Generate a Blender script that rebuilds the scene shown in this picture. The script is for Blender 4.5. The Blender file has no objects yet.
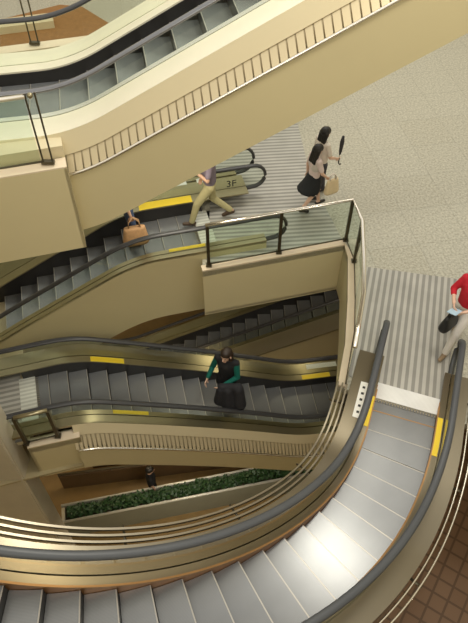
import bpy, bmesh, math, random
from mathutils import Vector, Matrix
random.seed(7)
PI = math.pi
D = bpy.data
scn = bpy.context.scene
COL = scn.collection

# ------------------------------------------------------------------ camera
FPX, TH, CAMZ, CX, CY = 630.0, math.radians(50.0), 8.0, 234.0, 311.5
def at(px, py, z):
    "point of the place seen at photo pixel (px, py), on the level z"
    u, v = (px - CX) / FPX, (py - CY) / FPX
    c, s = math.cos(TH), math.sin(TH)
    d = Vector((u, c - v * s, -s - v * c))
    t = (z - CAMZ) / d.z
    return Vector((0, 0, CAMZ)) + d * t
cam = D.cameras.new('camera'); camo = D.objects.new('camera', cam); COL.objects.link(camo)
camo.location = (0, 0, CAMZ); camo.rotation_euler = (PI / 2 - TH, 0, 0)
cam.sensor_fit = 'VERTICAL'; cam.sensor_height = 36.0; cam.lens = FPX / 623.0 * 36.0
cam.clip_start = 0.05; cam.clip_end = 200
scn.camera = camo

# ------------------------------------------------------------------ materials
def newmat(name):
    m = D.materials.new(name); m.use_nodes = True
    nt = m.node_tree
    return m, nt, nt.nodes, nt.links, nt.nodes['Principled BSDF']
def pbr(name, col, rough=0.5, metal=0.0, noise=0.0, nscale=6.0, spec=0.5, bump=0.0):
    m, nt, N, L, b = newmat(name)
    b.inputs['Base Color'].default_value = (*col, 1)
    b.inputs['Roughness'].default_value = rough
    b.inputs['Metallic'].default_value = metal
    b.inputs['Specular IOR Level'].default_value = spec
    if noise or bump:
        tc = N.new('ShaderNodeTexCoord'); n = N.new('ShaderNodeTexNoise')
        n.inputs['Scale'].default_value = nscale; n.inputs['Detail'].default_value = 4
        L.new(tc.outputs['Object'], n.inputs['Vector'])
        if noise:
            mx = N.new('ShaderNodeMix'); mx.data_type = 'RGBA'
            mx.inputs['A'].default_value = (*[c * (1 - noise) for c in col], 1)
            mx.inputs['B'].default_value = (*[min(1, c * (1 + noise)) for c in col], 1)
            L.new(n.outputs['Fac'], mx.inputs['Factor']); L.new(mx.outputs['Result'], b.inputs['Base Color'])
        if bump:
            bp = N.new('ShaderNodeBump'); bp.inputs['Strength'].default_value = bump
            L.new(n.outputs['Fac'], bp.inputs['Height']); L.new(bp.outputs['Normal'], b.inputs['Normal'])
    return m
def stripes(name, c1, c2, scale, axis='Y', rough=0.45, metal=0.3, sharp=True, rot=0.0, bump=0.0):
    "bands across one object axis"
    m, nt, N, L, b = newmat(name)
    tc = N.new('ShaderNodeTexCoord'); mp = N.new('ShaderNodeMapping'); mp.inputs['Rotation'].default_value[2] = rot
    w = N.new('ShaderNodeTexWave'); w.bands_direction = axis; w.inputs['Scale'].default_value = scale
    w.inputs['Distortion'].default_value = 0
    r = N.new('ShaderNodeValToRGB')
    r.color_ramp.elements[0].position = 0.35 if sharp else 0.0; r.color_ramp.elements[1].position = 0.65 if sharp else 1.0
    r.color_ramp.elements[0].color = (*c1, 1); r.color_ramp.elements[1].color = (*c2, 1)
    n = N.new('ShaderNodeTexNoise'); n.inputs['Scale'].default_value = 2.2; n.inputs['Detail'].default_value = 5
    mx = N.new('ShaderNodeMix'); mx.data_type = 'RGBA'; mx.blend_type = 'MULTIPLY'; mx.inputs['Factor'].default_value = 0.45
    L.new(tc.outputs['Object'], mp.inputs['Vector']); L.new(mp.outputs['Vector'], w.inputs['Vector'])
    L.new(tc.outputs['Object'], n.inputs['Vector'])
    L.new(w.outputs['Fac'], r.inputs['Fac']); L.new(r.outputs['Color'], mx.inputs['A'])
    r2 = N.new('ShaderNodeValToRGB'); r2.color_ramp.elements[0].color = (.6, .6, .6, 1); r2.color_ramp.elements[0].position = .3; r2.color_ramp.elements[1].position = .7
    L.new(n.outputs['Fac'], r2.inputs['Fac']); L.new(r2.outputs['Color'], mx.inputs['B'])
    L.new(mx.outputs['Result'], b.inputs['Base Color'])
    b.inputs['Roughness'].default_value = rough; b.inputs['Metallic'].default_value = metal
    if bump:
        bp = N.new('ShaderNodeBump'); bp.inputs['Strength'].default_value = bump; bp.inputs['Distance'].default_value = .01
        L.new(w.outputs['Fac'], bp.inputs['Height']); L.new(bp.outputs['Normal'], b.inputs['Normal'])
    return m
def terrazzo(name, ca, cb, tile, rot, joint=0.82):
    m, nt, N, L, b = newmat(name)
    tc = N.new('ShaderNodeTexCoord'); mp = N.new('ShaderNodeMapping'); mp.inputs['Rotation'].default_value[2] = rot
    L.new(tc.outputs['Object'], mp.inputs['Vector'])
    v = N.new('ShaderNodeTexNoise'); v.inputs['Scale'].default_value = 24; v.inputs['Detail'].default_value = 3; v.inputs['Roughness'].default_value = .7
    L.new(mp.outputs['Vector'], v.inputs['Vector'])
    r = N.new('ShaderNodeValToRGB'); r.color_ramp.elements[0].position = .38; r.color_ramp.elements[1].position = .62
    r.color_ramp.elements[0].color = (*ca, 1); r.color_ramp.elements[1].color = (*cb, 1)
    L.new(v.outputs['Fac'], r.inputs['Fac'])
    br = N.new('ShaderNodeTexBrick'); br.offset = 0; br.inputs['Scale'].default_value = 1.0
    br.inputs['Brick Width'].default_value = tile; br.inputs['Row Height'].default_value = tile; br.inputs['Mortar Size'].default_value = .009
    br.inputs['Color1'].default_value = (1, 1, 1, 1); br.inputs['Color2'].default_value = (.95, .94, .92, 1); br.inputs['Mortar'].default_value = (joint, joint, joint, 1)
    L.new(mp.outputs['Vector'], br.inputs['Vector'])
    mx = N.new('ShaderNodeMix'); mx.data_type = 'RGBA'; mx.blend_type = 'MULTIPLY'; mx.inputs['Factor'].default_value = 1
    L.new(r.outputs['Color'], mx.inputs['A']); L.new(br.outputs['Color'], mx.inputs['B'])
    L.new(mx.outputs['Result'], b.inputs['Base Color']); b.inputs['Roughness'].default_value = .38
    return m
def glassmat(name, tint, gl=0.10):
    m, nt, N, L, b = newmat(name)
    N.remove(b); out = N['Material Output']
    t = N.new('ShaderNodeBsdfTransparent'); t.inputs['Color'].default_value = (*tint, 1)
    g = N.new('ShaderNodeBsdfGlossy'); g.inputs['Roughness'].default_value = .04; g.inputs['Color'].default_value = (.9, .95, .9, 1)
    f = N.new('ShaderNodeFresnel'); f.inputs['IOR'].default_value = 1.45
    mx = N.new('ShaderNodeMixShader')
    ge = N.new('ShaderNodeNewGeometry'); iv = N.new('ShaderNodeMath'); iv.operation = 'SUBTRACT'; iv.inputs[0].default_value = 1
    mu = N.new('ShaderNodeMath'); mu.operation = 'MULTIPLY'
    L.new(ge.outputs['Backfacing'], iv.inputs[1]); L.new(iv.outputs[0], mu.inputs[0]); L.new(f.outputs['Fac'], mu.inputs[1])
    L.new(mu.outputs[0], mx.inputs['Fac']); L.new(t.outputs[0], mx.inputs[1]); L.new(g.outputs[0], mx.inputs[2])
    L.new(mx.outputs[0], out.inputs['Surface'])
    return m

M = {}
M['panel'] = pbr('beige enamel panel', (.63, .545, .32), .55, 0, .05, .8)
M['panelgreen'] = pbr('pale beige side panel', (.50, .45, .27), .5, 0, .05, 1.0)
M['cream'] = pbr('cream fascia', (.66, .57, .37), .45, 0, .03, 1)
M['deck'] = pbr('champagne metal deck', (.50, .44, .30), .30, .8, .05, 2)
M['bronze'] = pbr('bronze metal deck', (.215, .185, .13), .28, .78, .06, 2)
M['gold'] = pbr('polished gold metal deck', (.34, .295, .18), .3, .8, .05, 2)
M['whitemetal'] = pbr('pale champagne deck', (.88, .81, .64), .35, .35, .05, 3)
M['copper'] = pbr('copper skirt', (.40, .19, .07), .35, .6, .2, 5)
M['copperbright'] = pbr('copper edge strip', (.36, .20, .08), .4, .5, .15, 5)
M['black'] = pbr('black skirt', (.018, .016, .015), .35, 0, .2, 5)
M['rubber'] = pbr('dark rubber handrail', (.045, .045, .047), .38, 0, .1, 4)
M['rubbergrey'] = pbr('grey rubber handrail', (.062, .066, .072), .38, 0, .1, 4)
M['railsilver'] = pbr('silver grey handrail', (.20, .20, .21), .22, .6, .1, 4)
M['chrome'] = pbr('brushed steel rail', (.80, .76, .68), .22, 1.0)
M['palerail'] = pbr('pale polished rail', (.80, .78, .70), .35, .3)
M['steelwarm'] = pbr('warm steel bar', (.29, .255, .19), .3, .8)
M['postdark'] = pbr('dark bronze post', (.10, .085, .055), .35, .7)
M['trimstone'] = pbr('pink stone trim', (.72, .60, .44), .5, 0, .06, 5)
M['comb'] = stripes('white comb plate', (.80, .80, .78), (.92, .92, .90), 18, 'Y', .5, 0)
M['combdull'] = stripes('pale comb plate', (.55, .56, .50), (.72, .73, .66), 4, 'Y', .5, 0.1)
M['plate'] = stripes('ribbed floor plate', (.30, .29, .265), (.52, .505, .46), 3.0, 'Y', .5, .15)
M['tread'] = stripes('grooved grey tread', (.19, .195, .20), (.245, .252, .257), 26, 'Y', .27, .4, False)
M['nosing'] = pbr('pale step nosing', (.36, .34, .30), .35, .4)  # paler strip along the front edge of each tread
M['riser'] = pbr('dark riser', (.05, .052, .055), .5, .2)
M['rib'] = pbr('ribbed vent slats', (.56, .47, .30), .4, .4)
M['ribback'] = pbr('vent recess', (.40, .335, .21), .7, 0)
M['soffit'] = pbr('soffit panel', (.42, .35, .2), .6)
M['yellow'] = pbr('yellow safety strip', (.85, .62, .03), .5)
M['white'] = pbr('white label', (.85, .85, .82), .5)
M['ink'] = pbr('black ink', (.02, .02, .02), .6)
M['glass'] = glassmat('balustrade glass', (.93, .96, .92))
M['glassbronze'] = glassmat('bronze tinted balustrade glass', (.84, .79, .68))
M['glassgreen'] = glassmat('green railing glass', (.91, .955, .92))
M['glassbrown'] = glassmat('bronze tinted glass', (.55, .40, .30))
M['floorF'] = terrazzo('terrazzo floor', (.34, .325, .26), (.54, .52, .43), .95, math.radians(-10))
M['floorB'] = pbr('brown carpet floor', (.30, .15, .05), .8, 0, .25, 8)
M['floorG'] = pbr('amber stone floor', (.30, .19, .07), .45, 0, .25, 3)
M['slab'] = pbr('cream slab', (.6, .52, .34), .6)
M['wall'] = pbr('warm plaster wall', (.62, .56, .42), .8)
M['stone'] = pbr('grey green stone', (.29, .30, .235), .4, 0, .1, 4)
M['marble'] = pbr('polished marble column', (.60, .54, .41), .22, 0, .12, 2.2)
M['leaf'] = pbr('green leaves', (.025, .07, .02), .5, 0, .5, 12)
M['soil'] = pbr('dark soil', (.05, .035, .02), .9)
M['brownpanel'] = pbr('dark brown panel', (.16, .10, .05), .4, .2, .2, 3)

def tilefloor():
    m, nt, N, L, b = newmat('brown diagonal tile floor')
    tc = N.new('ShaderNodeTexCoord'); mp = N.new('ShaderNodeMapping'); mp.inputs['Rotation'].default_value[2] = math.radians(33)
    L.new(tc.outputs['Object'], mp.inputs['Vector'])
    def brick(w, c1, c2, mo, ms):
        br = N.new('ShaderNodeTexBrick'); br.offset = 0; br.inputs['Scale'].default_value = 1
        br.inputs['Brick Width'].default_value = w; br.inputs['Row Height'].default_value = w; br.inputs['Mortar Size'].default_value = ms
        br.inputs['Color1'].default_value = (*c1, 1); br.inputs['Color2'].default_value = (*c2, 1); br.inputs['Mortar'].default_value = (*mo, 1)
        L.new(mp.outputs['Vector'], br.inputs['Vector']); return br
    a = brick(.29, (.20, .11, .055), (.22, .125, .065), (.12, .065, .03), .022)
    L.new(a.outputs['Color'], b.inputs['Base Color']); b.inputs['Roughness'].default_value = .5
    return m
M['tile'] = tilefloor()

# ------------------------------------------------------------------ mesh helpers
def link(name, bm, mats, parent=None, smooth=False):
    me = D.meshes.new(name)
    bmesh.ops.recalc_face_normals(bm, faces=bm.faces[:])
    if smooth == 'angle':
        for e in bm.edges: e.smooth = len(e.link_faces) == 2 and e.calc_face_angle(9) < .5
    bm.to_mesh(me); bm.free()
    for m in (mats if isinstance(mats, (list, tuple)) else [mats]):
        me.materials.append(m)
    if smooth:
        for p in me.polygons: p.use_smooth = True
    o = D.objects.new(name, me); COL.objects.link(o)
    if parent: o.parent = parent
    return o
def tag(o, label=None, cat=None, group=None, kind=None):
    if label: o['label'] = label
    if cat: o['category'] = cat
    if group: o['group'] = group
    if kind: o['kind'] = kind
    return o
def empty(name, loc=(0, 0, 0), rz=0.0):
    o = D.objects.new(name, None); COL.objects.link(o); o.location = loc; o.rotation_euler = (0, 0, rz)
    o.empty_display_size = .1
    return o
def box(bm, x0, x1, y0, y1, z0, z1, mi=0, mat=None):
    vs = [bm.verts.new(Vector((x, y, z))) for x in (x0, x1) for y in (y0, y1) for z in (z0, z1)]
    if mat is not None:
        for v in vs: v.co = mat @ v.co
    for f in ((0, 1, 3, 2), (4, 6, 7, 5), (0, 4, 5, 1), (2, 3, 7, 6), (0, 2, 6, 4), (1, 5, 7, 3)):
        bm.faces.new([vs[i] for i in f]).material_index = mi
def prism(bm, pts, z0, z1, mi=0):
    a = [bm.verts.new((p[0], p[1], z0)) for p in pts]; b = [bm.verts.new((p[0], p[1], z1)) for p in pts]
    bm.faces.new(a[::-1]).material_index = mi; bm.faces.new(b).material_index = mi
    n = len(pts)
    for i in range(n):
        bm.faces.new((a[i], a[(i + 1) % n], b[(i + 1) % n], b[i])).material_index = mi
def tube(bm, pts, r, seg=10, cap=True, ell=None):
    "round tube along a polyline; ell=(across, up) makes it an oval"
    pts = [Vector(p) for p in pts]; rings = []
    n = len(pts)
    for i, p in enumerate(pts):
        t = (pts[min(i + 1, n - 1)] - pts[max(i - 1, 0)]).normalized()
        up = Vector((0, 0, 1)) if abs(t.z) < .97 else Vector((1, 0, 0))
        a = t.cross(up).normalized(); b = a.cross(t).normalized()
        rr = r[i] if isinstance(r, (list, tuple)) else r
        e = ell or (1, 1)
        rings.append([bm.verts.new(p + a * math.cos(2 * PI * k / seg) * rr * e[0] + b * math.sin(2 * PI * k / seg) * rr * e[1]) for k in range(seg)])
    for i in range(n - 1):
        for k in range(seg):
            bm.faces.new((rings[i][k], rings[i][(k + 1) % seg], rings[i + 1][(k + 1) % seg], rings[i + 1][k]))
    if cap:
        bm.faces.new(rings[0][::-1]); bm.faces.new(rings[-1])

# ------------------------------------------------------------------ escalators
class Path:
    """centre line of an escalator; s grows uphill.  curvature k inside [ca, cb], straight outside."""
    def __init__(self, p0, h0, k, ca, cb, line0, slope, zlo, zhi, blend=.5):
        self.p0, self.h0, self.k, self.ca, self.cb = Vector((p0[0], p0[1])), h0, k, ca, cb
        self.line0, self.slope, self.zlo, self.zhi, self.b = line0, slope, zlo, zhi, blend
    def arc(self, s):
        h = self.h0 + self.k * s
        if abs(self.k) < 1e-6:
            return self.p0 + Vector((math.cos(self.h0), math.sin(self.h0))) * s, h
        r = 1 / self.k
        return self.p0 + Vector((r * (math.sin(h) - math.sin(self.h0)), -r * (math.cos(h) - math.cos(self.h0)))), h
    def plan(self, s):
        sc = min(max(s, self.ca), self.cb); p, h = self.arc(sc)
        return p + Vector((math.cos(h), math.sin(h))) * (s - sc), h
    def z(self, s):
        def ramp(x):                      # smooth max(0, x)
            b = self.b
            return 0 if x < -b else (x if x > b else (x + b) ** 2 / (4 * b))
        slo = (self.zlo - self.line0) / self.slope; shi = (self.zhi - self.line0) / self.slope
        return self.zlo + self.slope * (ramp(s - slo) - ramp(s - shi))
    def pt(self, s, off, dz=0.0):
        p, h = self.plan(s)
        return Vector((p.x - math.sin(h) * off, p.y + math.cos(h) * off, self.z(s) + dz))

def srange(a, b, ds=.12):
    n = max(1, int(math.ceil((b - a) / ds)))
    return [a + (b - a) * i / n for i in range(n + 1)]
def sweep(bm, P, prof, s0, s1, ds=.12, closed=True, mi=0):
    "a profile of (offset, dz) points carried along the escalator"
    rings = [[bm.verts.new(P.pt(s, o, dz)) for o, dz in prof] for s in srange(s0, s1, ds)]
    n = len(prof)
    for a, b in zip(rings, rings[1:]):
        for i in range(n if closed else n - 1):
            j = (i + 1) % n
            bm.faces.new((a[i], a[j], b[j], b[i])).material_index = mi
    if closed:
        bm.faces.new(rings[0][::-1]).material_index = mi; bm.faces.new(rings[-1]).material_index = mi
def rect(o0, o1, z0, z1): return [(o0, z0), (o1, z0), (o1, z1), (o0, z1)]

def escalator(label, P, hw, pitch, first_nose, n_steps, comb_lo, comb_hi, g=.75, ext_lo=1.2, ext_hi=1.2,
              deckz=.2, sides=None, mats=None, group=None, truss=1.0, comb_mat='comb', newel_r=.26, step_h=.3):
    deckz0, g0 = deckz, g
    mats = dict(dict(skirt='black', inner='gold', deck='gold', rail='rubber', glass='glass', panel='panel'), **(mats or {}))
    root = empty('escalator', (0, 0, 0)); tag(root, label, 'escalator', group)
    p0 = P.pt(comb_lo, 0); root.location = p0
    inv = Matrix.Translation(-p0)
    def put(name, bm, mat, smooth='angle', parent=None):
        bmesh.ops.transform(bm, matrix=inv, verts=bm.verts[:])
        return link(name, bm, mat, parent or root, smooth)
    # --- steps: one mesh shared by all of them
    kk = P.k if P.k and P.ca < first_nose + 1 else 0.0
    bm = bmesh.new(); nseg = 5 if abs(kk) > .1 else 1; hd = .30
    def loc(s, off):
        if abs(kk) < .1: return Vector((s, off, 0))
        r = 1 / kk; a = kk * s
        return Vector((r * math.sin(a) - math.sin(a) * off, r * (1 - math.cos(a)) + math.cos(a) * off, 0))
    ss = [0, .014] + [.014 + (pitch - .020) * (i + 1) / nseg for i in range(nseg)]; nseg += 1
    top = [[bm.verts.new(loc(s, o)) for o in (-hw, hw)] for s in ss]
    bot = [[bm.verts.new(loc(s, o) + Vector((0, 0, -hd))) for o in (-hw, hw)] for s in ss]
    for i in range(nseg):
        bm.faces.new((top[i][0], top[i + 1][0], top[i + 1][1], top[i][1])).material_index = 0 if i else 2
        bm.faces.new((bot[i][0], bot[i][1], bot[i + 1][1], bot[i + 1][0])).material_index = 1
        for j in (0, 1): bm.faces.new((top[i][j], bot[i][j], bot[i + 1][j], top[i + 1][j])).material_index = 1
    bm.faces.new((top[0][0], top[0][1], bot[0][1], bot[0][0])).material_index = 1
    bm.faces.new((top[-1][0], bot[-1][0], bot[-1][1], top[-1][1])).material_index = 1
    step0 = link('step', bm, [M['tread'], M['riser'], M['nosing']], root); curved_me = step0.data
    flat_me = None
    if abs(kk) > .1:
        bm = bmesh.new(); box(bm, 0, pitch + .045, -hw, hw, -hd, 0, 1)
        for f in bm.faces:
            if f.calc_center_median().z > -.01: f.material_index = 0
        box(bm, 0, .016, -hw, hw, -.01, .002, 2)
        flat_me = D.meshes.new('step'); bmesh.ops.recalc_face_normals(bm, faces=bm.faces[:]); bm.to_mesh(flat_me); bm.free()
        for m_ in (M['tread'], M['riser'], M['copperbright']): flat_me.materials.append(m_)
    for i in range(n_steps):
        s = first_nose + pitch * i
        o = step0 if i == 0 else step0.copy()
        if i: COL.objects.link(o); o.parent = root
        if flat_me: o.data = flat_me if s < P.ca else curved_me
        p, h = P.plan(s); zt = P.z(s)
        if flat_me and s < P.ca: zt -= .003 * (3 - i)
        # on the flats the treads line up, on the slope each tread is level at its nose height
        o.location = Vector((p.x, p.y, zt)) - p0; o.rotation_euler = (0, 0, h)
    # --- comb plates
    for s, sg in ((comb_lo, -1), (comb_hi, 1)):
        p, h = P.plan(s); bm = bmesh.new(); box(bm, 0, .28 * sg, -hw - .01, hw + .01, -.05, .02)
        o = link('comb_plate', bm, M[comb_mat], root); o.location = P.pt(s, 0) - p0; o.rotation_euler = (0, 0, h)
        n = 22; bm = bmesh.new()
        for i in range(n):
            y = -hw + .02 + (2 * hw - .04) * i / (n - 1)
            box(bm, -.05 * sg, 0, y - .009, y + .009, -.03, .008)
        box(bm, -.004 * sg, .01 * sg, -hw + .005, hw - .005, -.03, .006); link('comb_teeth', bm, M['steelwarm'], o)
    s0, s1 = comb_lo - ext_lo, comb_hi + ext_hi
    for sg in (1, -1):
        S = (sides or {}).get(sg, {})
        dw = S.get('dw', .2); idw = S.get('idw', .10); deckz = S.get('deckz', deckz0); g = S.get('g', g0)
        def pr(*a): return [(sg * o, z) for o, z in rect(*a)]
        e0, e1 = s0 + .38, s1 - .38
        bm = bmesh.new(); sweep(bm, P, pr(hw + .005, hw + .03, -.3, deckz), comb_lo - .2, comb_hi + .2); put('skirt', bm, M[S.get('skirt', mats['skirt'])])
        bm = bmesh.new(); sweep(bm, P, pr(hw + .012, hw + idw, deckz, deckz + .025), e0, e1); put('inner_deck', bm, M[S.get('inner', mats['inner'])])
        if S.get('edge', mats.get('edge')):
            bm = bmesh.new(); sweep(bm, P, pr(hw - .004, hw + .018, deckz - .02, deckz + .028), comb_lo - .1, comb_hi + .1); put('edge_strip', bm, M['copperbright'])
        og = hw + idw + .005
        # glass with rounded ends
        R = (g - deckz) / 2 + .01; gz = g - .02
        def hz(s, zz): return zz
        bm = bmesh.new(); rows = []
        samples = srange(s0 + R, s1 - R, .15)
        lowend = [s0 + R * (1 - math.cos(a)) for a in [PI / 2 * i / 6 for i in range(6)]]
        highend = [s1 - R * (1 - math.cos(a)) for a in [PI / 2 * i / 6 for i in range(6)]][::-1]
        for s in lowend + samples + highend:
            zb, zt = deckz, gz
            d = None
            if s < s0 + R: d = s0 + R - s
            if s > s1 - R: d = s - (s1 - R)
            if d is not None:
                q = math.sqrt(max(0.0004, R * R - d * d)); zt = gz - R + q
            if s < e0 + .02 or s > e1 - .02: zb = gz - 2 * R + .02
            if d is not None: zb = gz - R - q
            rows.append([bm.verts.new(P.pt(s, sg * o, z)) for o, z in ((og, zb), (og + .012, zb), (og + .012, zt), (og, zt))])
        for a, b in zip(rows, rows[1:]):
            for i in range(4): bm.faces.new((a[i], a[(i + 1) % 4], b[(i + 1) % 4], b[i]))
        bm.faces.new(rows[0]); bm.faces.new(rows[-1])
        put('glass_panel', bm, M[S.get('glass', mats['glass'])])
        # handrail
        oh = sg * (og + .006)
        pts = []
        arc = [PI / 2 + PI * i / 10 for i in range(11)]
        zc = g - R
        pts.append(P.pt(s0 + R + .25, oh, zc - R - .02))
        for a in arc[::-1]: pts.append(P.pt(s0 + R, oh, zc) + (P.pt(s0, oh) - P.pt(s0 + R, oh)) * (-math.cos(a)) + Vector((0, 0, R * math.sin(a))))
        for s in srange(s0 + R + .1, s1 - R - .1, .12): pts.append(P.pt(s, oh, g))
        for a in arc: pts.append(P.pt(s1 - R, oh, zc) + (P.pt(s1, oh) - P.pt(s1 - R, oh)) * (-math.cos(a)) + Vector((0, 0, R * math.sin(a))))
        pts.append(P.pt(s1 - R - .25, oh, zc - R - .02))
        bm = bmesh.new(); tube(bm, pts, S.get('hr', .05), 12, True, (1, .62)); put('handrail', bm, M[S.get('rail', mats['rail'])], True)
        # outer deck
        od = og + .012
        bm = bmesh.new(); sweep(bm, P, pr(od, od + dw, deckz - .03, deckz + .025), e0, e1); put('outer_deck', bm, M[S.get('deck', mats['deck'])])
        cur, dzc = od + dw, deckz
        if S.get('glassline'): pass
        # cream fascia, ribbed vent, rail
        if S.get('ribs'):
            f = S['ribs']     # dict: fascia (do, dz), vent (do, dz), s-range
            a, b = f.get('range', (e0, e1))
            fo, fz = f['fascia']; vo, vz = f['vent']
            bm = bmesh.new(); sweep(bm, P, [(sg * cur, dzc + .02), (sg * (cur + fo), dzc - fz), (sg * (cur + fo - .03), dzc - fz), (sg * (cur - .03), dzc)], a, b); put('fascia', bm, M['cream'])
            c2, z2 = cur + fo, dzc - fz
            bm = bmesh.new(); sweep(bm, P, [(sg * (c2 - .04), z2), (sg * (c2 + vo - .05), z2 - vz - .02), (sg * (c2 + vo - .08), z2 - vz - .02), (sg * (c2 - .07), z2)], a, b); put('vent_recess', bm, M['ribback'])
            bm = bmesh.new(); s = a + .05
            while s < b:
                sweep(bm, P, [(sg * (c2 - .03), z2 + .0), (sg * (c2 + vo), z2 - vz), (sg * (c2 + vo - .03), z2 - vz - .02), (sg * (c2 - .06), z2 - .02)], s, s + f.get('rw', .06), .2)
                s += f.get('rp', .11)
            put('vent_slats', bm, M['rib'], False)
            bm = bmesh.new(); tube(bm, [P.pt(s, sg * (c2 + vo + .015), z2 - vz - .015) for s in srange(a, b, .15)], .022, 8); put('trim_rail', bm, M[f.get('rail', 'chrome')], True)
            cur, dzc = c2 + vo, z2 - vz - .03
        if S.get('bars'):
            for i in range(S['bars']):
                o = cur + .035 + .068 * i
                bm = bmesh.new(); sweep(bm, P, pr(o, o + .024, deckz - .03, deckz + .012), *S.get('brange', (e0, e1))); put('deck_bar', bm, M['steelwarm'])
            bm = bmesh.new(); s = S.get('brange', (e0, e1))[0] + .3
            while s < S.get('brange', (e0, e1))[1]:
                sweep(bm, P, pr(cur, cur + .035 + .068 * S['bars'], deckz - .06, deckz - .03), s, s + .03, .1); put('bar_bracket', bm, M['postdark']); bm = bmesh.new(); s += 1.6
            bm.free()
        if S.get('rails'):
            for o_, nm in ((.05, 'chrome'), (.13, 'chrome')):
                bm = bmesh.new(); tube(bm, [P.pt(s, sg * (cur + o_), deckz - .02) for s in srange(*S.get('rrange', (e0, e1)), .12)], .014, 8); put('edge_rail', bm, M[S.get('railmat', 'chrome')], True)
            bm = bmesh.new(); s = e0 + .4
            while s < e1:
                sweep(bm, P, pr(cur - .01, cur + .15, deckz - .05, deckz - .03), s, s + .03, .1); put('rail_bracket', bm, M['postdark']); bm = bmesh.new(); s += 1.3
            bm.free()
        # side cladding of the truss
        a, b = S.get('prange', (e0, e1))
        bm = bmesh.new(); sweep(bm, P, pr(cur - .03, cur, -S.get('truss', truss), dzc), a, b); put('side_panel', bm, M[S.get('panel', mats['panel'])])
        S['_edge'] = cur
        # yellow safety strips and labels
        for (sa, sb) in S.get('yellow', ()):
            bm = bmesh.new(); sweep(bm, P, pr(hw + .012, hw + idw - .015, deckz + .025, deckz + .03), sa, sb); put('safety_strip', bm, M['yellow'])
        for (sa, sb, lo) in S.get('labels', ()):
            bm = bmesh.new(); sweep(bm, P, pr(od + lo, od + lo + .12, deckz + .025, deckz + .03), sa, sb); lb = put('sign_label', bm, M['white'])
            for q in range(5 if S.get('marks') else 0):
                bm = bmesh.new(); u = sa + (sb - sa) * (.12 + .17 * q)
                sweep(bm, P, pr(od + lo + .04, od + lo + .08, deckz + .03, deckz + .033), u, u + (sb - sa) * .06)
                put('sign_marks', bm, M['ink'], False, lb)
    sd = sides or {}
    eL = sd.get(1, {}).get('_edge', hw + .3); eR = sd.get(-1, {}).get('_edge', hw + .3)
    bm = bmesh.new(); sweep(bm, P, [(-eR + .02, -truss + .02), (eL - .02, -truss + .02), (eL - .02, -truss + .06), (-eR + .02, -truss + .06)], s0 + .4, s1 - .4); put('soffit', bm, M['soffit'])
    return root, put

def nrm(h): return Vector((-math.sin(h), math.cos(h)))

# --- front curved escalator: third floor up to the landing on the left
C0 = Vector((-2.058, 6.058)); HWF = .45; RC = 4.262 + HWF; PH0 = -.27
pF = Path(C0 + Vector((math.cos(PH0), math.sin(PH0))) * RC, PH0 - PI / 2, -1 / RC, .3, 10.3, .35 - .4017 * 2.251, .4017, 0.0, 3.15, .6)
# uphill it turns right, so the inner (concave) side is on the right (-1)
escalator('curved escalator in the foreground, grey steps sweeping up from the white comb plate', pF, HWF, .358, .11 - .358, 29, -.09, 10.25,
          g=.64, ext_lo=1.12, deckz=.07,
          mats=dict(skirt='copper', inner='bronze', deck='bronze', rail='rubbergrey', edge=True, glass='glassbronze'),
          sides={-1: dict(dw=.28, bars=3, truss=.9, brange=(-.15, 10), yellow=((-.05, .5),), labels=((-.25, .4, .02),), marks=1, panel='bronze', hr=.050),
                 1: dict(dw=.27, rails=1, truss=.9, yellow=((.0, .6),), panel='bronze', hr=.048)}, truss=.9)

# --- back left escalator: third floor down to the landing on the left
HWB = .52
hB, kB = .18, -.043
def backpath(shift):
    n = nrm(hB); p = Vector((-2.43, 8.69)) - n * HWB + n * shift
    return Path(p, hB, kB, -6.5, -1.5, -.24, .514, -2.1, 0.0, .5)
pB = backpath(0)
escalator('escalator going down left beside the 3F mark, man in khaki trousers stepping on', pB, HWB, .35, -6.3, 24, -5.3, 1.72,
          g=.66, ext_hi=1.5, deckz=.17, truss=1.35, comb_mat='combdull',
          sides={-1: dict(dw=.09, yellow=((1.1, 1.75),)), 1: dict(dw=.34, g=.72, idw=.22, deckz=.25, yellow=((.75, 1.75),), panel='panelgreen', labels=((1.3, 1.75, .3), (1.95, 2.3, .3)))})
pB2 = backpath(1.95)
escalator('far escalator behind the 3F escalator, only its handrail end showing past the beige truss', pB2, HWB, .35, -6.3, 24, -5.3, 1.72,
          g=.76, ext_hi=1.3, deckz=.2, truss=1.35, comb_mat='combdull',
          sides={-1: dict(dw=.1), 1: dict(dw=.2)})

# --- middle escalator: left landing down to the right
HWM = .50
hM = PI + .25
nM = nrm(hM)                       # points to the camera side; the far step edge is on the right (-1)
pMfar = Vector((-2.553, 6.669))
pM = Path(pMfar + nM * HWM, hM, .0235, -5.2, 1.1, -1.6, .487, -3.43, -1.46, .38)
escalator('escalator across the middle of the photo, woman in black riding it', pM, HWM, .338, -4.915, 18, -4.917, 1.058,
          g=.60, ext_lo=1.4, ext_hi=1.5, deckz=.17, truss=.9, comb_mat='combdull',
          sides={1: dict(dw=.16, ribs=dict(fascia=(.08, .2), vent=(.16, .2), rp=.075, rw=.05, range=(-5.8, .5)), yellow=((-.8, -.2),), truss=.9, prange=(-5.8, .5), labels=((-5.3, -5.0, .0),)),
                 -1: dict(dw=.26, g=.72, idw=.14, deckz=.2, yellow=((-.52, .05), (-4.65, -4.05)), labels=((-4.85, -4.2, .1),), panel='bronze')})

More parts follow.
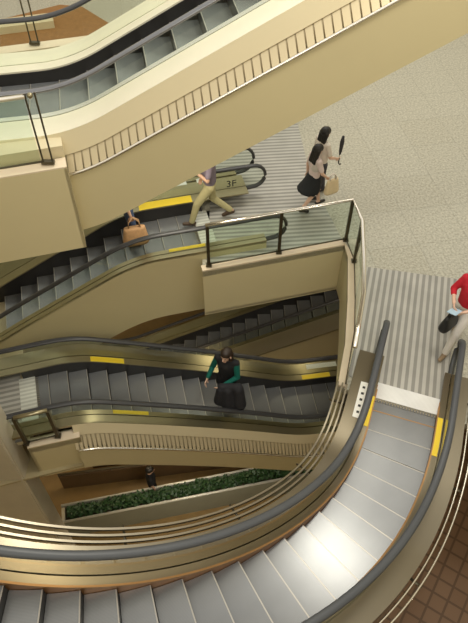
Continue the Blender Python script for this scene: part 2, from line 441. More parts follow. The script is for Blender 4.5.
# --- upper left escalator: left landing up to the right
HWT = .56
hT = .19
nT = nrm(hT)
pT = Path(Vector((-1.917, 7.41)) + nT * (HWT), hT, 0, -50, 50, 3.26, .482, 3.15, 6.2, .45)
escalator('large escalator rising across the top of the photo with ribbed beige side', pT, HWT, .415, -1.66, 22, -1.30, 7.3,
          g=.58, ext_lo=1.6, deckz=.17, truss=1.22,
          mats=dict(deck='whitemetal', inner='whitemetal', rail='railsilver'),
          sides={-1: dict(dw=.40, rail='railsilver', inner='chrome', ribs=dict(fascia=(.1, .25), vent=(.17, .16), rp=.105, rw=.085, range=(-.62, 6.8)), prange=(-.62, 6.8)),
                 1: dict(dw=.36, g=.82, idw=.2, rail='rubber', panel='cream')})

# --- dark escalator under the third floor landing
HWD = .46
hDk = .035
nDk = nrm(hDk)
pD = Path(Vector((.31, 11.2)) - nDk * HWD, hDk, 0, -50, 50, -5.66, .514, -7.4, -4.2, .4)
escalator('dark empty escalator in shade under the third floor landing', pD, HWD, .35, -4.2, 24, -4.0, 3.6,
          g=.75, deckz=.2, truss=1.0, comb_mat='combdull', sides={-1: dict(dw=.5, deck='deck'), 1: dict(dw=.3)})

# ------------------------------------------------------------------ floors, slabs, walls
def struct(name, bm, m, smooth=False):
    return tag(link(name, bm, m, None, smooth), kind='structure')
slab_edge = [(-.55, 7.61), (2.0, 8.27), (2.03, 7.96), (1.91, 6.97), (1.76, 6.02), (1.56, 5.24)]
fl = [Vector(p) for p in slab_edge] + [Vector(p) for p in ((2.13, 5.0), (2.98, 4.72), (3.75, 4.45), (12, 3.0), (12, 22), (-9, 22), (-9, 12.3), (-.62, 12.3), (-.62, 9.2))]
bm = bmesh.new(); prism(bm, fl, -.12, 0.0); struct('floor', bm, M['floorF'])
# vertical beige edge of the floor opening
def wall_strip(bm, pts, z0, z1, t):
    "thin wall along pts; the body lies to the left of the walking direction"
    n = len(pts); pts = [Vector(p[:2]) for p in pts]; inner = []
    for i, p in enumerate(pts):
        d = (pts[min(i + 1, n - 1)] - pts[max(i - 1, 0)]).normalized()
        inner.append(p + Vector((-d.y, d.x)) * t)
    for i in range(n - 1):
        q = [pts[i], pts[i + 1], inner[i + 1], inner[i]]
        prism(bm, q, z0, z1)
bm = bmesh.new(); wall_strip(bm, [(-.55, 9.0)] + slab_edge[:2], -1.18, -.005, .1); struct('trim_1', bm, M['panel'])
bm = bmesh.new(); wall_strip(bm, slab_edge[1:], -1.12, -.005, .1); struct('trim_2', bm, M['panelgreen'])
bm = bmesh.new(); wall_strip(bm, slab_edge, 0.0, .035, .13); struct('trim_3', bm, M['trimstone'])
bm = bmesh.new(); prism(bm, [Vector(p) for p in slab_edge] + [Vector((3, 5)), Vector((3, 10)), Vector((-.5, 10))], -1.16, -1.1); struct('ceiling_1', bm, M['slab'])

# ribbed floor plates (each belongs to its escalator landing)
def plate(name, pts, rot, label, m='plate', z=0.004):
    c = sum((Vector((p[0], p[1])) for p in pts), Vector((0, 0))) / len(pts)
    bm = bmesh.new(); R_ = Matrix.Rotation(-rot, 2)
    prism(bm, [R_ @ (Vector((p[0], p[1])) - c) for p in pts], 0, .008)
    o = link(name, bm, M[m]); o.location = (c.x, c.y, z); o.rotation_euler = (0, 0, rot)
    return tag(o, label, 'floor plate')
plate('floor_plate', [(2.28, 7.74), (3.92, 7.43), (3.06, 4.80), (2.2, 5.12), (1.72, 5.45), (2.0, 6.9)], math.radians(75), 'ribbed metal floor plate at the mouth of the curved escalator, woman in red on it')
plate('floor_plate', [(-.45, 7.75), (1.98, 8.42), (1.55, 10.16), (1.4, 12.2), (-.5, 12.2)], math.radians(5), 'ribbed metal floor plate at the mouth of the back left escalator under the walking girls')

# landing above left (L+1)
LZ = 3.15
dT = Vector((math.cos(hT), math.sin(hT)))
cT = at(67, 168, LZ).xy            # right front corner of the landing slab
eT = (at(0, 179, LZ).xy - cT).normalized()
back = Vector((eT.y, -eT.x));  back = back if back.y > 0 else -back
p1 = cT; p2 = cT + eT * 6; p3 = p2 + back * 3.3; p4 = cT + back * 3.3 - eT * .2
q1 = cT - eT * 0.0
bm = bmesh.new(); prism(bm, [cT + back * .02, p2 + back * .02, p2 + back * .62, cT + back * .62], LZ - .2, LZ - .01)
prism(bm, [cT + eT * 1.0 + back * .62, p2 + back * .62, p3, p4 + eT * 1.2], LZ - .2, LZ - .01); struct('floor_landing_upper', bm, M['slab'])
bm = bmesh.new(); prism(bm, [cT, p2, p2 + back * .05, cT + back * .05], LZ - 1.36, LZ); 
prism(bm, [cT, cT + back * .5, cT + back * .5 + eT * .04, cT + eT * .04], LZ - 1.36, LZ); struct('trim_4', bm, M['panel'])
bm = bmesh.new(); prism(bm, [cT, p2, p2 + back * .2, cT + back * .2], LZ, LZ + .02); struct('trim_5', bm, M['trimstone'])
bm = bmesh.new(); prism(bm, [p3, p4 - eT * .6, p4 - back * .22 - eT * .6, p3 - back * .22], LZ - .8, LZ + .02); struct('trim_6', bm, M['trimstone'])

bm = bmesh.new(); prism(bm, [cT + back * .24, p2 + back * .24, p2 + back * .6, cT + back * .6], LZ, LZ + .165); struct('trim_10', bm, M['cream'])
# lower landing left (L-1)
KZ = -1.46
k1 = at(27.5, 449, KZ).xy; k2 = at(80, 437.5, KZ).xy
eK = (k1 - k2).normalized(); bK = Vector((eK.y, -eK.x)); bK = bK if bK.y > 0 else -bK
bm = bmesh.new(); prism(bm, [k1, k2, k2 + bK * .2, k1 + bK * .2], KZ - .15, KZ - .012); prism(bm, [k1 + bK * .2, k1 + bK * 4.5, k1 + eK * 4 + bK * 4.5, k1 + eK * 4 + bK * .2], KZ - .15, KZ - .012); struct('floor_landing_lower', bm, M['slab'])
bm = bmesh.new(); prism(bm, [k1, k2, k2 + bK * .05, k1 + bK * .05], KZ - 1.05, KZ); prism(bm, [k1, k1 + bK * 2, k1 + bK * 2 - eK * .05, k1 - eK * .05], KZ - 1.05, KZ)
prism(bm, [k2, k2 + bK * .4, k2 + bK * .4 + eK * .05, k2 + eK * .05], KZ - 1.05, KZ); struct('trim_7', bm, M['panel'])
bm = bmesh.new(); prism(bm, [k1, k2, k2 + bK * .16, k1 + bK * .16], KZ, KZ + .02); struct('trim_8', bm, M['trimstone'])
pmt, hmt = pM.plan(1.058)
o = plate('floor_plate', [pM.pt(1.31, .75).xy, pM.pt(1.31, -.75).xy, pM.pt(4.4, -.75).xy, pM.pt(4.4, .75).xy], hmt, 'ribbed floor plate on the lower left landing beside the pale comb', 'plate', KZ)
# right landing under the third floor (L-2)
bm = bmesh.new(); prism(bm, [pM.pt(-5.15, -1.2).xy, pM.pt(-5.15, .9).xy, Vector((4.0, 7.0)), Vector((9, 7.2)), Vector((9, 14)), Vector((4.2, 14)), Vector((4.2, 9.8))], -3.58, -3.45); struct('floor_landing_right', bm, M['brownpanel'])
# tiled floor below at right
bm = bmesh.new(); prism(bm, [Vector((2.3, -4)), Vector((12, -4)), Vector((12, 7.6)), Vector((4.4, 7.6)), Vector((3.2, 4.6)), Vector((2.3, 3.6))], -4.35, -4.2); struct('floor_tiled', bm, M['tile'])
# lowest floor
GZ = -8.4
bm = bmesh.new(); prism(bm, [Vector((-14, -4)), Vector((12, -4)), Vector((12, 22)), Vector((-14, 22))], GZ - .2, GZ); struct('floor_ground', bm, M['floorG'])
# walls of the atrium
bm = bmesh.new(); box(bm, -14, 12, 22, 22.2, GZ, 9); struct('wall_back', bm, M['wall'])
bm = bmesh.new(); box(bm, -14, 12, -4.2, -4, GZ, 9); struct('wall_front', bm, M['wall'])
bm = bmesh.new(); box(bm, -14.2, -14, -4, 22, GZ, 9); struct('wall_left', bm, M['wall'])
bm = bmesh.new(); box(bm, 12, 12.2, -4, 22, GZ, 9); struct('wall_right', bm, M['wall'])
# brown carpet far back left
bm = bmesh.new(); prism(bm, [at(0, 66, 0).xy, at(0, 20, 0).xy, at(60, 5, 0).xy, at(82, 7, 0).xy, at(113, 26, 0).xy, at(118, 70, 0).xy], 0.003, .012); struct('floor_carpet', bm, M['floorB'])
a0, a1 = at(0, 35, .01).xy, at(55, 28, .01).xy
dd = (a1 - a0).normalized(); nn = Vector((-dd.y, dd.x))
bm = bmesh.new(); prism(bm, [a0 - dd * 3, a1, a1 + nn * .5, a0 - dd * 3 + nn * .5], .012, .2); struct('trim_9', bm, M['cream'])

# column of polished marble at lower left
bm = bmesh.new(); box(bm, -4.9, -3.65, 4.80, 5.24, GZ, 8.6); bmesh.ops.bevel(bm, geom=[e for e in bm.edges if abs(e.verts[0].co.z - e.verts[1].co.z) > 1], offset=.03, segments=3, affect='EDGES')
struct('column', bm, M['marble'])

# ------------------------------------------------------------------ railings
def railing(label, pts, z, h=1.0, posts=(), glass='glassgreen', rail='chrome', r=.028, pairs=False, group=None, skip=()):
    "glass guard with a metal top rail; pts are plan points"
    pts = [Vector((p[0], p[1])) for p in pts]
    root = empty('glass_railing', (pts[0].x, pts[0].y, z)); tag(root, label, 'railing', group)
    inv = Matrix.Translation(-root.location)
    def put(n, bm, m, sm=False):
        bmesh.ops.transform(bm, matrix=inv, verts=bm.verts[:]); return link(n, bm, m, root, sm)
    bm = bmesh.new(); tube(bm, [(p.x, p.y, z + h) for p in pts], r, 12, True, (1.25, .9)); put('top_rail', bm, M[rail], True)
    for i, (a, b) in enumerate(zip(pts, pts[1:])):
        if i in skip: continue
        d = (b - a).normalized(); n = Vector((-d.y, d.x)) * .006
        bm = bmesh.new(); prism(bm, [a + d * .02 - n, b - d * .02 - n, b - d * .02 + n, a + d * .02 + n], z + .05, z + h - .03); put('glass_panel', bm, M[glass if i not in (9,) else 'glassbrown'])
    bm = bmesh.new()
    for i, (a, b) in enumerate(zip(pts, pts[1:])):
        tube(bm, [(a.x, a.y, z + .06), (b.x, b.y, z + .06)], .014, 8)
    put('bottom_rail', bm, M['postdark'], True)
    for (p, q) in posts:
        d = (q - p); 
        bm = bmesh.new()
        w = .02
        if pairs:
            dd = d.normalized() * .055
            for sgn in (-1, 1): tube(bm, [(p.x + dd.x * sgn, p.y + dd.y * sgn, z + .02), (p.x + dd.x * sgn, p.y + dd.y * sgn, z + h + .03)], .012, 8)
            box(bm, p.x - .08, p.x + .08, p.y - .03, p.y + .03, z + .02, z + .06)
            put('post', bm, M['postdark'])
            bm = bmesh.new(); bmesh.ops.create_uvsphere(bm, u_segments=10, v_segments=8, radius=.035, matrix=Matrix.Translation((p.x, p.y, z + h)))
            put('rail_bracket', bm, M['gold'], True)
        else:
            box(bm, p.x - .028, p.x + .028, p.y - .028, p.y + .028, z + .02, z + h - .02)
            po = put('post', bm, M['postdark']); bm = bmesh.new()
            box(bm, p.x - .05, p.x + .05, p.y - .045, p.y + .045, z + .02, z + .05)
            put('base_plate', bm, M['postdark']).parent = po
    return root
V2 = lambda x, y: Vector((x, y))
rp = [V2(-.47, 7.71), V2(.8, 8.04), V2(2.03, 8.36), V2(2.12, 7.82), V2(2.02, 6.88), V2(1.93, 6.23), V2(1.78, 5.64), V2(1.67, 5.22)]
railing('glass railing with steel top rail around the corner of the third floor opening', rp, .035, .97, [(rp[0] + V2(.03, .01), rp[1]), (rp[1], rp[2]), (rp[2], rp[1]), (rp[3], rp[2])])
railing('short end of a railing beyond the ribbed plate, just past the beige truss', [V2(1.5, 12.38), V2(-.5, 12.1)], 0, .95, [(V2(1.47, 12.37), V2(-.5, 12.1))])
ru = [cT + back * .1 + eT * .27, cT + back * .1 + eT * 5.5]
railing('glass railing with silver top rail and twin thin posts on the upper left landing edge', ru, LZ + .02, .95, [(ru[0] - eT * .06, ru[1])], 'glassgreen', 'chrome', .03, True)
rn = [p4 - back * .1 + eT * .9, p4 - back * .1 + eT * 5]
pr_ = at(36, 49, LZ).xy
railing('glass railing on the far side of the upper left landing behind the black handrail', rn, LZ + .02, .95, [(rn[0] + eT * ((pr_ - rn[0]).dot(eT)), rn[1])], 'glassgreen', 'chrome', .025, True)
rk = [at(59, 440, KZ).xy + bK * .05, k1 + bK * .08]
railing('small glass railing with dark posts at lower left by the marble column', rk, KZ + .02, .85, [(rk[0], rk[1]), (rk[1], rk[0])], 'glassgreen', 'gold', .03)

# ------------------------------------------------------------------ lowest level: planter, hedge, guard rails
PZ = -7.5
pa, pb = at(62, 524, PZ).xy, at(330, 471, PZ).xy
dp = (pb - pa).normalized(); npn = Vector((-dp.y, dp.x))
W = .50
root = empty('planter_box', (pa.x, pa.y, GZ)); tag(root, 'long stone planter box with metal edge rails on the lowest floor', 'planter')
def putp(n, bm, m, rt, sm=False):
    bmesh.ops.transform(bm, matrix=Matrix.Translation(-rt.location), verts=bm.verts[:]); return link(n, bm, m, rt, sm)
bm = bmesh.new(); prism(bm, [pa, pb, pb + npn * .08, pa + npn * .08], GZ, PZ); putp('front_panel', bm, M['stone'], root)
bm = bmesh.new(); prism(bm, [pa + npn * (W - .08), pb + npn * (W - .08), pb + npn * W, pa + npn * W], GZ, PZ); putp('back_panel', bm, M['stone'], root)
for e in (pa, pb - dp * .08):
    bm = bmesh.new(); prism(bm, [e + npn * .08, e + dp * .08 + npn * .08, e + dp * .08 + npn * (W - .08), e + npn * (W - .08)], GZ, PZ); putp('end_panel', bm, M['marble'], root)
bm = bmesh.new(); prism(bm, [pa + npn * .08 + dp * .08, pb + npn * .08 - dp * .08, pb + npn * (W - .08) - dp * .08, pa + npn * (W - .08) + dp * .08], PZ - .3, PZ - .12); putp('soil', bm, M['soil'], root)
for o_ in (.03, W - .03):
    bm = bmesh.new(); tube(bm, [(*(pa + npn * o_), PZ + .03), (*(pb + npn * o_), PZ + .03)], .035, 8); putp('edge_rail', bm, M['palerail'], root, True)
# greenery: uncountable leaves
bm = bmesh.new()
Ln = (pb - pa).length
for i in range(2600):
    u, w = random.uniform(.15, Ln - .15), random.uniform(.12, W - .12)
    c = pa + dp * u + npn * w
    zc = PZ + random.uniform(-.1, .16) * (1.1 - abs(w / W - .5))
    a, t, L_ = random.uniform(0, 2 * PI), random.uniform(-.7, .7), random.uniform(.06, .13)
    ax = Vector((math.cos(a) * math.cos(t), math.sin(a) * math.cos(t), math.sin(t))); sd = Vector((-math.sin(a), math.cos(a), random.uniform(-.4, .4))) * L_ * .3
    P0 = Vector((c.x, c.y, zc))
    vs = [bm.verts.new(q) for q in (P0, P0 + ax * L_ * .5 + sd, P0 + ax * L_, P0 + ax * L_ * .5 - sd)]
    bm.faces.new(vs)
hedge = tag(link('hedge_foliage', bm, M['leaf']), 'dense green leaves filling the long planter on the lowest floor', 'plants', None, 'stuff')

def guard(label, px0, px1, z, h, zoff):
    a, b = at(*px0, z).xy, at(*px1, z).xy
    d = (b - a).normalized(); n = Vector((-d.y, d.x))
    rt = empty('guard_rail', (a.x, a.y, zoff)); tag(rt, label, 'railing')
    bm = bmesh.new(); prism(bm, [a, b, b + n * .06, a + n * .06], zoff, z - .1); putp('panel', bm, M['brownpanel'], rt)
    bm = bmesh.new(); tube(bm, [(*(a + n * .03), z), (*(b + n * .03), z)], .035, 8); putp('top_rail', bm, M['bronze'], rt, True)
    L_ = (b - a).length; k = 0.0
    while k <= L_:
        bm = bmesh.new(); c = a + d * k + n * .03; tube(bm, [(c.x, c.y, z - .12), (c.x, c.y, z)], .02, 8); putp('post', bm, M['bronze'], rt); k += 1.4
    return rt
guard('low brown guard panel with bronze rail on the lowest floor, nearer of the two', (58, 476), (300, 445), -7.6, .8, GZ)
guard('low brown guard panel with bronze rail on the lowest floor, farther of the two', (88, 455), (320, 425), -7.6, .8, GZ)

# ------------------------------------------------------------------ people
def skin(name, caps, mat, parent, vox=.012, smooth=4, ell=()):
    "one continuous surface grown around tapered limbs: caps are (p, q, rp, rq)"
    bm = bmesh.new()
    for p, q, r0, r1 in caps:
        p, q = Vector(p), Vector(q); d = q - p; L_ = max(d.length, 1e-4); t = d.normalized() if d.length > 1e-4 else Vector((0, 0, 1))
        up = Vector((0, 0, 1)) if abs(t.z) < .95 else Vector((1, 0, 0))
        a = t.cross(up).normalized(); b = a.cross(t)
        rings = []; seg = 14
        prof = [(-r0 * math.cos(x), r0 * math.sin(x)) for x in (.25, .7, 1.15)] + [(0, r0), (L_ * .5, (r0 + r1) / 2), (L_, r1)] + [(L_ + r1 * math.cos(x), r1 * math.sin(x)) for x in (1.15, .7, .25)]
        for u, r in prof:
            rings.append([bm.verts.new(p + t * u + (a * math.cos(2 * PI * k / seg) + b * math.sin(2 * PI * k / seg)) * r) for k in range(seg)])
        for A, B in zip(rings, rings[1:]):
            for k in range(seg): bm.faces.new((A[k], A[(k + 1) % seg], B[(k + 1) % seg], B[k]))
        bm.faces.new(rings[0][::-1]); bm.faces.new(rings[-1])
    for c, rad in ell:
        bmesh.ops.create_uvsphere(bm, u_segments=18, v_segments=12, radius=1, matrix=Matrix.Translation(Vector(c)) @ Matrix.Diagonal((*rad, 1)))
    bmesh.ops.recalc_face_normals(bm, faces=bm.faces[:])
    tmp = D.meshes.new(name); bm.to_mesh(tmp); bm.free()
    o = D.objects.new(name, tmp); COL.objects.link(o)
    m = o.modifiers.new('r', 'REMESH'); m.mode = 'VOXEL'; m.voxel_size = vox; m.use_smooth_shade = True
    m2 = o.modifiers.new('s', 'SMOOTH'); m2.factor = .5; m2.iterations = smooth
    dg = bpy.context.evaluated_depsgraph_get(); me = D.meshes.new_from_object(o.evaluated_get(dg))
    o.modifiers.clear(); o.data = me; me.name = name; D.meshes.remove(tmp)
    me.materials.clear(); me.materials.append(mat)
    if parent: o.parent = parent
    return o

SKIN = pbr('skin', (.62, .38, .26), .55); SKIN2 = pbr('skin fair', (.70, .46, .34), .55)
HAIR = pbr('black hair', (.012, .010, .009), .45); HAIRB = pbr('dark brown hair', (.03, .018, .012), .45)
WHITE_EYE = pbr('eye', (.02, .015, .012), .3); LIP = pbr('lips', (.5, .18, .15), .5)
def cloth(n, c, nz=.12): return pbr(n, c, .85, 0, nz, 14)

def hand(wr, dirv, palm_n, curl=.5, side=1):
    "palm, four unequal bent fingers and a thumb, from the wrist along dirv; palm_n is the palm's facing direction"
    d = Vector(dirv).normalized(); n = Vector(palm_n).normalized(); n = (n - d * n.dot(d)).normalized(); w = d.cross(n) * side
    wr = Vector(wr); caps = []
    for j in (-1, 0, 1): caps.append((wr + d * .01 + w * .008 * j, wr + d * .085 + w * .024 * j, .014, .013))
    for j, ln in ((-1.5, .060), (-.5, .075), (.5, .080), (1.5, .070)):
        b0 = wr + d * .085 + w * .0185 * j; a1 = curl * .9
        d1 = d * math.cos(a1) + n * math.sin(a1); b1 = b0 + d1 * ln * .5
        d2 = d * math.cos(a1 * 2.1) + n * math.sin(a1 * 2.1); b2 = b1 + d2 * ln * .5
        caps += [(b0, b1, .0095, .0088), (b1, b2, .0088, .0075)]
    t0 = wr + d * .03 + w * .03; t1 = t0 + (d * .6 + w * .7 + n * .3).normalized() * .035; t2 = t1 + (d * .9 + w * .2 + n * .5).normalized() * .028
    caps += [(wr + d * .02 + w * .015, t0, .013, .012), (t0, t1, .0115, .0105), (t1, t2, .0105, .009)]
    return caps

def person(label, loc, rz, J, top, bottom, shoe, hair, skinm, hairstyle='short', sleeves='short', skirt=None, legskin=False, collar=False, sleeve_mat=None, vest=None, scale=1.0):
    """J: joints in the person's own frame (x forward, y to the person's left, z up, origin on the floor)."""
    root = empty('person', loc, rz); tag(root, label, 'person'); root.scale = (scale,) * 3
    g = {k: Vector(v) for k, v in J.items()}
    pel, che, nec, hd = g['pelvis'], g['chest'], g['neck'], g['head']
    look = Vector(J.get('look', (1, 0, -.1))).normalized(); left = Vector((0, 0, 1)).cross(look).normalized(); upv = look.cross(left)
    caps = [(pel, che, .105, .115), (che, nec, .10, .055), (nec, hd - upv * .05, .05, .05)]
    caps += [(pel + Vector((0, s * .06, 0)), che + Vector((0, s * .07, .04)), .085, .085) for s in (-1, 1)]
    for s, n in ((1, 'L'), (-1, 'R')):
        sh, el, wr = g['sh' + n], g['el' + n], g['wr' + n]
        caps += [(nec - Vector((0, 0, .05)), sh, .05, .052), (che + Vector((0, s * .05, .05)), sh, .08, .05), (sh, el, .048, .038), (el, wr, .036, .025)]
        caps += hand(wr, g.get('hd' + n, wr - el), J.get('pn' + n, (0, -s, 0)), J.get('curl' + n, .45), s)
        hp, kn, an, to = g['hp' + n], g['kn' + n], g['an' + n], g['to' + n]
        caps += [(pel, hp, .095, .085), (hp, kn, .08, .054), (kn, an, .050, .034), (an, an + (to - an) * .3 - Vector((0, 0, .03)), .034, .032), (an + (to - an) * .3 - Vector((0, 0, .03)), to, .034, .026), (an, an - (to - an) * .25 - Vector((0, 0, .04)), .034, .028)]
    # head: skull, jaw, nose, ears
    caps += [(hd + upv * .035 - look * .012, hd + upv * .035 + look * .02, .088, .080), (hd + look * .03 - upv * .05, hd + look * .045 - upv * .085, .055, .036),
             (hd + look * .09 + upv * .01, hd + look * .112 - upv * .022, .010, .013)]
    for s in (-1, 1): caps.append((hd + left * s * .083 + upv * .015, hd + left * s * .09 - upv * .022, .014, .011))
    skin('body', caps, skinm, root, .0065, 3)
    ec = []
    for s in (-1, 1):
        e = link('eye', (lambda b: (bmesh.ops.create_uvsphere(b, u_segments=8, v_segments=6, radius=.011, matrix=Matrix.Translation(hd + look * .088 + left * s * .032 + upv * .012)), b)[1])(bmesh.new()), WHITE_EYE, root, True)
    b = bmesh.new(); tube(b, [hd + look * .083 - upv * .052 + left * .022, hd + look * .088 - upv * .055, hd + look * .083 - upv * .052 - left * .022], .006, 6); link('mouth', b, LIP, root, True)
    # hair
    hc = [(hd + upv * .05 - look * .03, hd + upv * .055 + look * .012, .098, .088)]
    if hairstyle != 'short':
        lo = .26 if hairstyle == 'long' else .15
        for s in (-1, -.4, .4, 1): hc.append((hd + left * s * .06 + upv * .02 - look * .045, hd + left * s * .075 - upv * lo - look * .065, .055, .035))
    else: hc.append((hd - look * .05 + upv * .02, hd - look * .06 - upv * .05, .07, .045))
    skin('hair', hc, hair, root, .010, 3)
    # top
    tc = [(pel + Vector((0, 0, .02)), che, .122, .130), (che, nec - Vector((0, 0, .045)), .115, .072)]
    tc += [(pel + Vector((0, s * .06, .02)), che + Vector((0, s * .075, .04)), .096, .098) for s in (-1, 1)]
    for s, n in ((1, 'L'), (-1, 'R')):
        sh, el, wr = g['sh' + n], g['el' + n], g['wr' + n]
        tc += [(nec - Vector((0, 0, .06)), sh, .062, .064), (che + Vector((0, s * .05, .05)), sh, .09, .062)]
        sc = []
        if sleeves == 'short': sc += [(sh, sh + (el - sh) * .7, .062, .056)]
        elif sleeves == 'long': sc += [(sh, el, .060, .050), (el, el + (wr - el) * .88, .049, .039)]
        elif sleeves == 'three': sc += [(sh, el, .060, .050), (el, el + (wr - el) * .35, .049, .045)]
        if sleeve_mat and sc: skin('sleeve', sc, sleeve_mat, root, .011, 3)
        else: tc += sc
    skin('top', tc, top, root, .012, 4)
    if vest:
        vc = [(che + Vector((-.02, s * .07, -.08)), che + Vector((-.02, s * .085, .10)), .105, .075) for s in (-1, 1)]
        skin('vest', vc, vest, root, .012, 4)
    # bottom
    if skirt:
        b = bmesh.new(); rings = []; sg = 28
        ln, flare, sway = skirt
        for i in range(9):
            t = i / 8; c = pel + Vector((-sway * t * t, 0, .06 - ln * t)); r = .125 + (flare - .125) * t
            rings.append([b.verts.new(c + Vector((math.cos(2 * PI * k / sg) * r * (1 + .06 * t * math.sin(k * 2.9)) * 1.0, math.sin(2 * PI * k / sg) * r * 1.12 * (1 + .06 * t * math.cos(k * 3.3)), 0))) for k in range(sg)])
        for A, B in zip(rings, rings[1:]):
            for k in range(sg): b.faces.new((A[k], A[(k + 1) % sg], B[(k + 1) % sg], B[k]))
        b.faces.new(rings[0]);
        sk = link('skirt', b, bottom, root, True); m = sk.modifiers.new('t', 'SOLIDIFY'); m.thickness = .008
    else:
        bc = [(pel + Vector((0, 0, .06)), pel - Vector((0, 0, .04)), .12, .12)]
        for s, n in ((1, 'L'), (-1, 'R')):
            hp, kn, an = g['hp' + n], g['kn' + n], g['an' + n]
            bc += [(pel, hp, .11, .10), (hp, kn, .095, .070), (kn, kn + (an - kn) * .96, .068, .056)]
        skin('trousers', bc, bottom, root, .012, 3)
    for n in 'LR':
        an, to = g['an' + n], g['to' + n]; f = (to - an); f.z = 0; f = f.normalized(); base = Vector((an.x, an.y, min(to.z, an.z - .04)))
        hl = an - f * .045 - Vector((0, 0, .045)); dn = Vector((0, 0, -.008))
        skin('shoe', [(hl, an + f * .04 - Vector((0, 0, .03)), .037, .04), (an + f * .03 - Vector((0, 0, .045)), to, .038, .032), (hl + dn, to + dn, .033, .03)], shoe, root, .009, 2)
    return root

def stand(stride=.0, h=1.0, lean=.0, swing=.0):
    "default joints of a 1.66 m figure; stride moves the left foot forward and the right foot back"
    s = stride
    J = dict(pelvis=(0, 0, .92), chest=(.01 + lean * .3, 0, 1.24), neck=(.0 + lean * .5, 0, 1.42), head=(.03 + lean * .62, 0, 1.54),
             shL=(lean * .42, .165, 1.36), shR=(lean * .42, -.165, 1.36), elL=(lean * .3 - swing * .2, .215, 1.09), elR=(lean * .3 + swing * .2, -.215, 1.09),
             wrL=(.05 + lean * .3 - swing * .32, .225, .86), wrR=(.05 + lean * .3 + swing * .35, -.225, .86),
             hpL=(0, .085, .86), hpR=(0, -.085, .86), knL=(s * .55 + .03, .09, .48), knR=(-s * .25 + .05, -.09, .47),
             anL=(s * .9, .09, .085), anR=(-s * .95, -.09, .10 + abs(s) * .15), toL=(s * .9 + .15, .10, .035 + abs(s) * .05), toR=(-s * .95 + .14, -.10, .035))
    return J

WALKERS = []
# man in khaki trousers stepping onto the back left escalator
m0 = at(211, 221, 0)
J = stand(.40, swing=.2); J['wrL'] = (.24, .16, 1.26); J['elL'] = (.05, .25, 1.12); J['look'] = (1, 0, -.15)
person('man in grey t-shirt and khaki trousers striding onto the back left escalator', (m0.x, m0.y, .012), PI + .1, J, cloth('grey purple tee', (.22, .18, .23)), cloth('khaki', (.47, .42, .22)), pbr('brown shoe', (.08, .05, .03), .6), HAIR, SKIN)
# two girls walking off over the ribbed plate
g0 = at(310, 209, 0)
J = stand(.26, swing=.3); J['look'] = (1, .2, -.25); J['wrR'] = (.20, -.20, .95); J['elR'] = (.06, -.24, 1.10)
girl = person('girl in pale blouse and black skirt, nearer of two walking girls', (g0.x, g0.y, .014), .35, J, cloth('pale blouse', (.70, .58, .55)), cloth('black skirt', (.012, .014, .016)), pbr('black shoe', (.03, .025, .02), .6), HAIR, SKIN2, 'long', 'short', (.40, .24, .10), scale=.86, vest=cloth('pale vest', (.55, .50, .45)))
g1 = at(317, 200, 0)
J = stand(.2, swing=.1); J['look'] = (1, .2, -.2); J['elR'] = (.06, -.22, 1.10); J['wrR'] = (.22, -.20, 1.02)
person('girl with short black hair behind the other girl, holding a folded black umbrella', (g1.x, g1.y + .12, .004), .45, J, cloth('white tee', (.72, .66, .58)), cloth('dark jeans', (.05, .05, .06)), pbr('dark shoe', (.04, .04, .04), .6), HAIR, SKIN2, 'bob', 'short', scale=.92)
# woman in red at the right edge
w0 = at(451, 342, 0)
J = stand(.36, swing=.15); J['look'] = (.9, -.5, -.3); J['elL'] = (.10, .24, 1.10); J['wrL'] = (.30, .10, 1.05); J['elR'] = (.08, -.25, 1.12); J['wrR'] = (.28, -.10, 1.08)
person('woman in red cardigan and white trousers walking toward the curved escalator', (w0.x, w0.y, .014), PI + .75, J, cloth('red cardigan', (.55, .015, .03)), cloth('white trousers', (.72, .68, .63)), pbr('tan shoe', (.28, .2, .12), .5), HAIR, SKIN2, 'bob', 'three')
# woman on the middle escalator
sW = -2.5
kst = math.floor((sW + 4.915) / .338); sn = -4.915 + .338 * kst
pw, hw_ = pM.plan(sn + .18); zw = pM.z(sn)
J = stand(0.02, lean=.05); J['look'] = (1, -.1, .05); J['elR'] = (.04, -.25, 1.10); J['wrR'] = (.22, -.28, .95); J['elL'] = (.10, .22, 1.09); J['wrL'] = (.30, .04, 1.02)
rzw = -1.95
person('woman in black top with green sleeves riding the middle escalator, dark coat over her arm', (pw.x, pw.y, zw), rzw, J, cloth('black top', (.012, .012, .014)), cloth('black trousers', (.015, .015, .018)), pbr('black boot', (.02, .02, .02), .5), HAIRB, SKIN2, 'long', 'long', sleeve_mat=cloth('teal sleeve', (.0, .12, .09)), scale=1.1)
pcoat = (pw, zw, hw_)
# person with a straw bag on the back left escalator
nb = -6.3 + .35 * 19
sb = nb + .2
pp = pB.pt(nb + .17, .12)
J = stand(0.02); J['elR'] = (-.02, -.24, 1.08); J['wrR'] = (.03, -.25, .84)
person('person in jeans riding the back left escalator behind the beige truss, holding a tan bag', (pp.x, pp.y, pB.z(nb)), pB.plan(nb)[1], J, cloth('tan shirt', (.40, .30, .2)), cloth('blue jeans', (.05, .08, .16)), pbr('grey shoe', (.1, .1, .1), .5), HAIR, SKIN)
# small dark figure on the lowest floor
dk = at(149, 477, GZ + 1.4)
person('person in black on the lowest floor beside the planter', (dk.x, dk.y + .1, GZ), .3, stand(.05), cloth('black coat', (.01, .01, .012)), cloth('black pants', (.012, .012, .014)), pbr('black shoe two', (.02, .02, .02), .5), HAIR, SKIN)

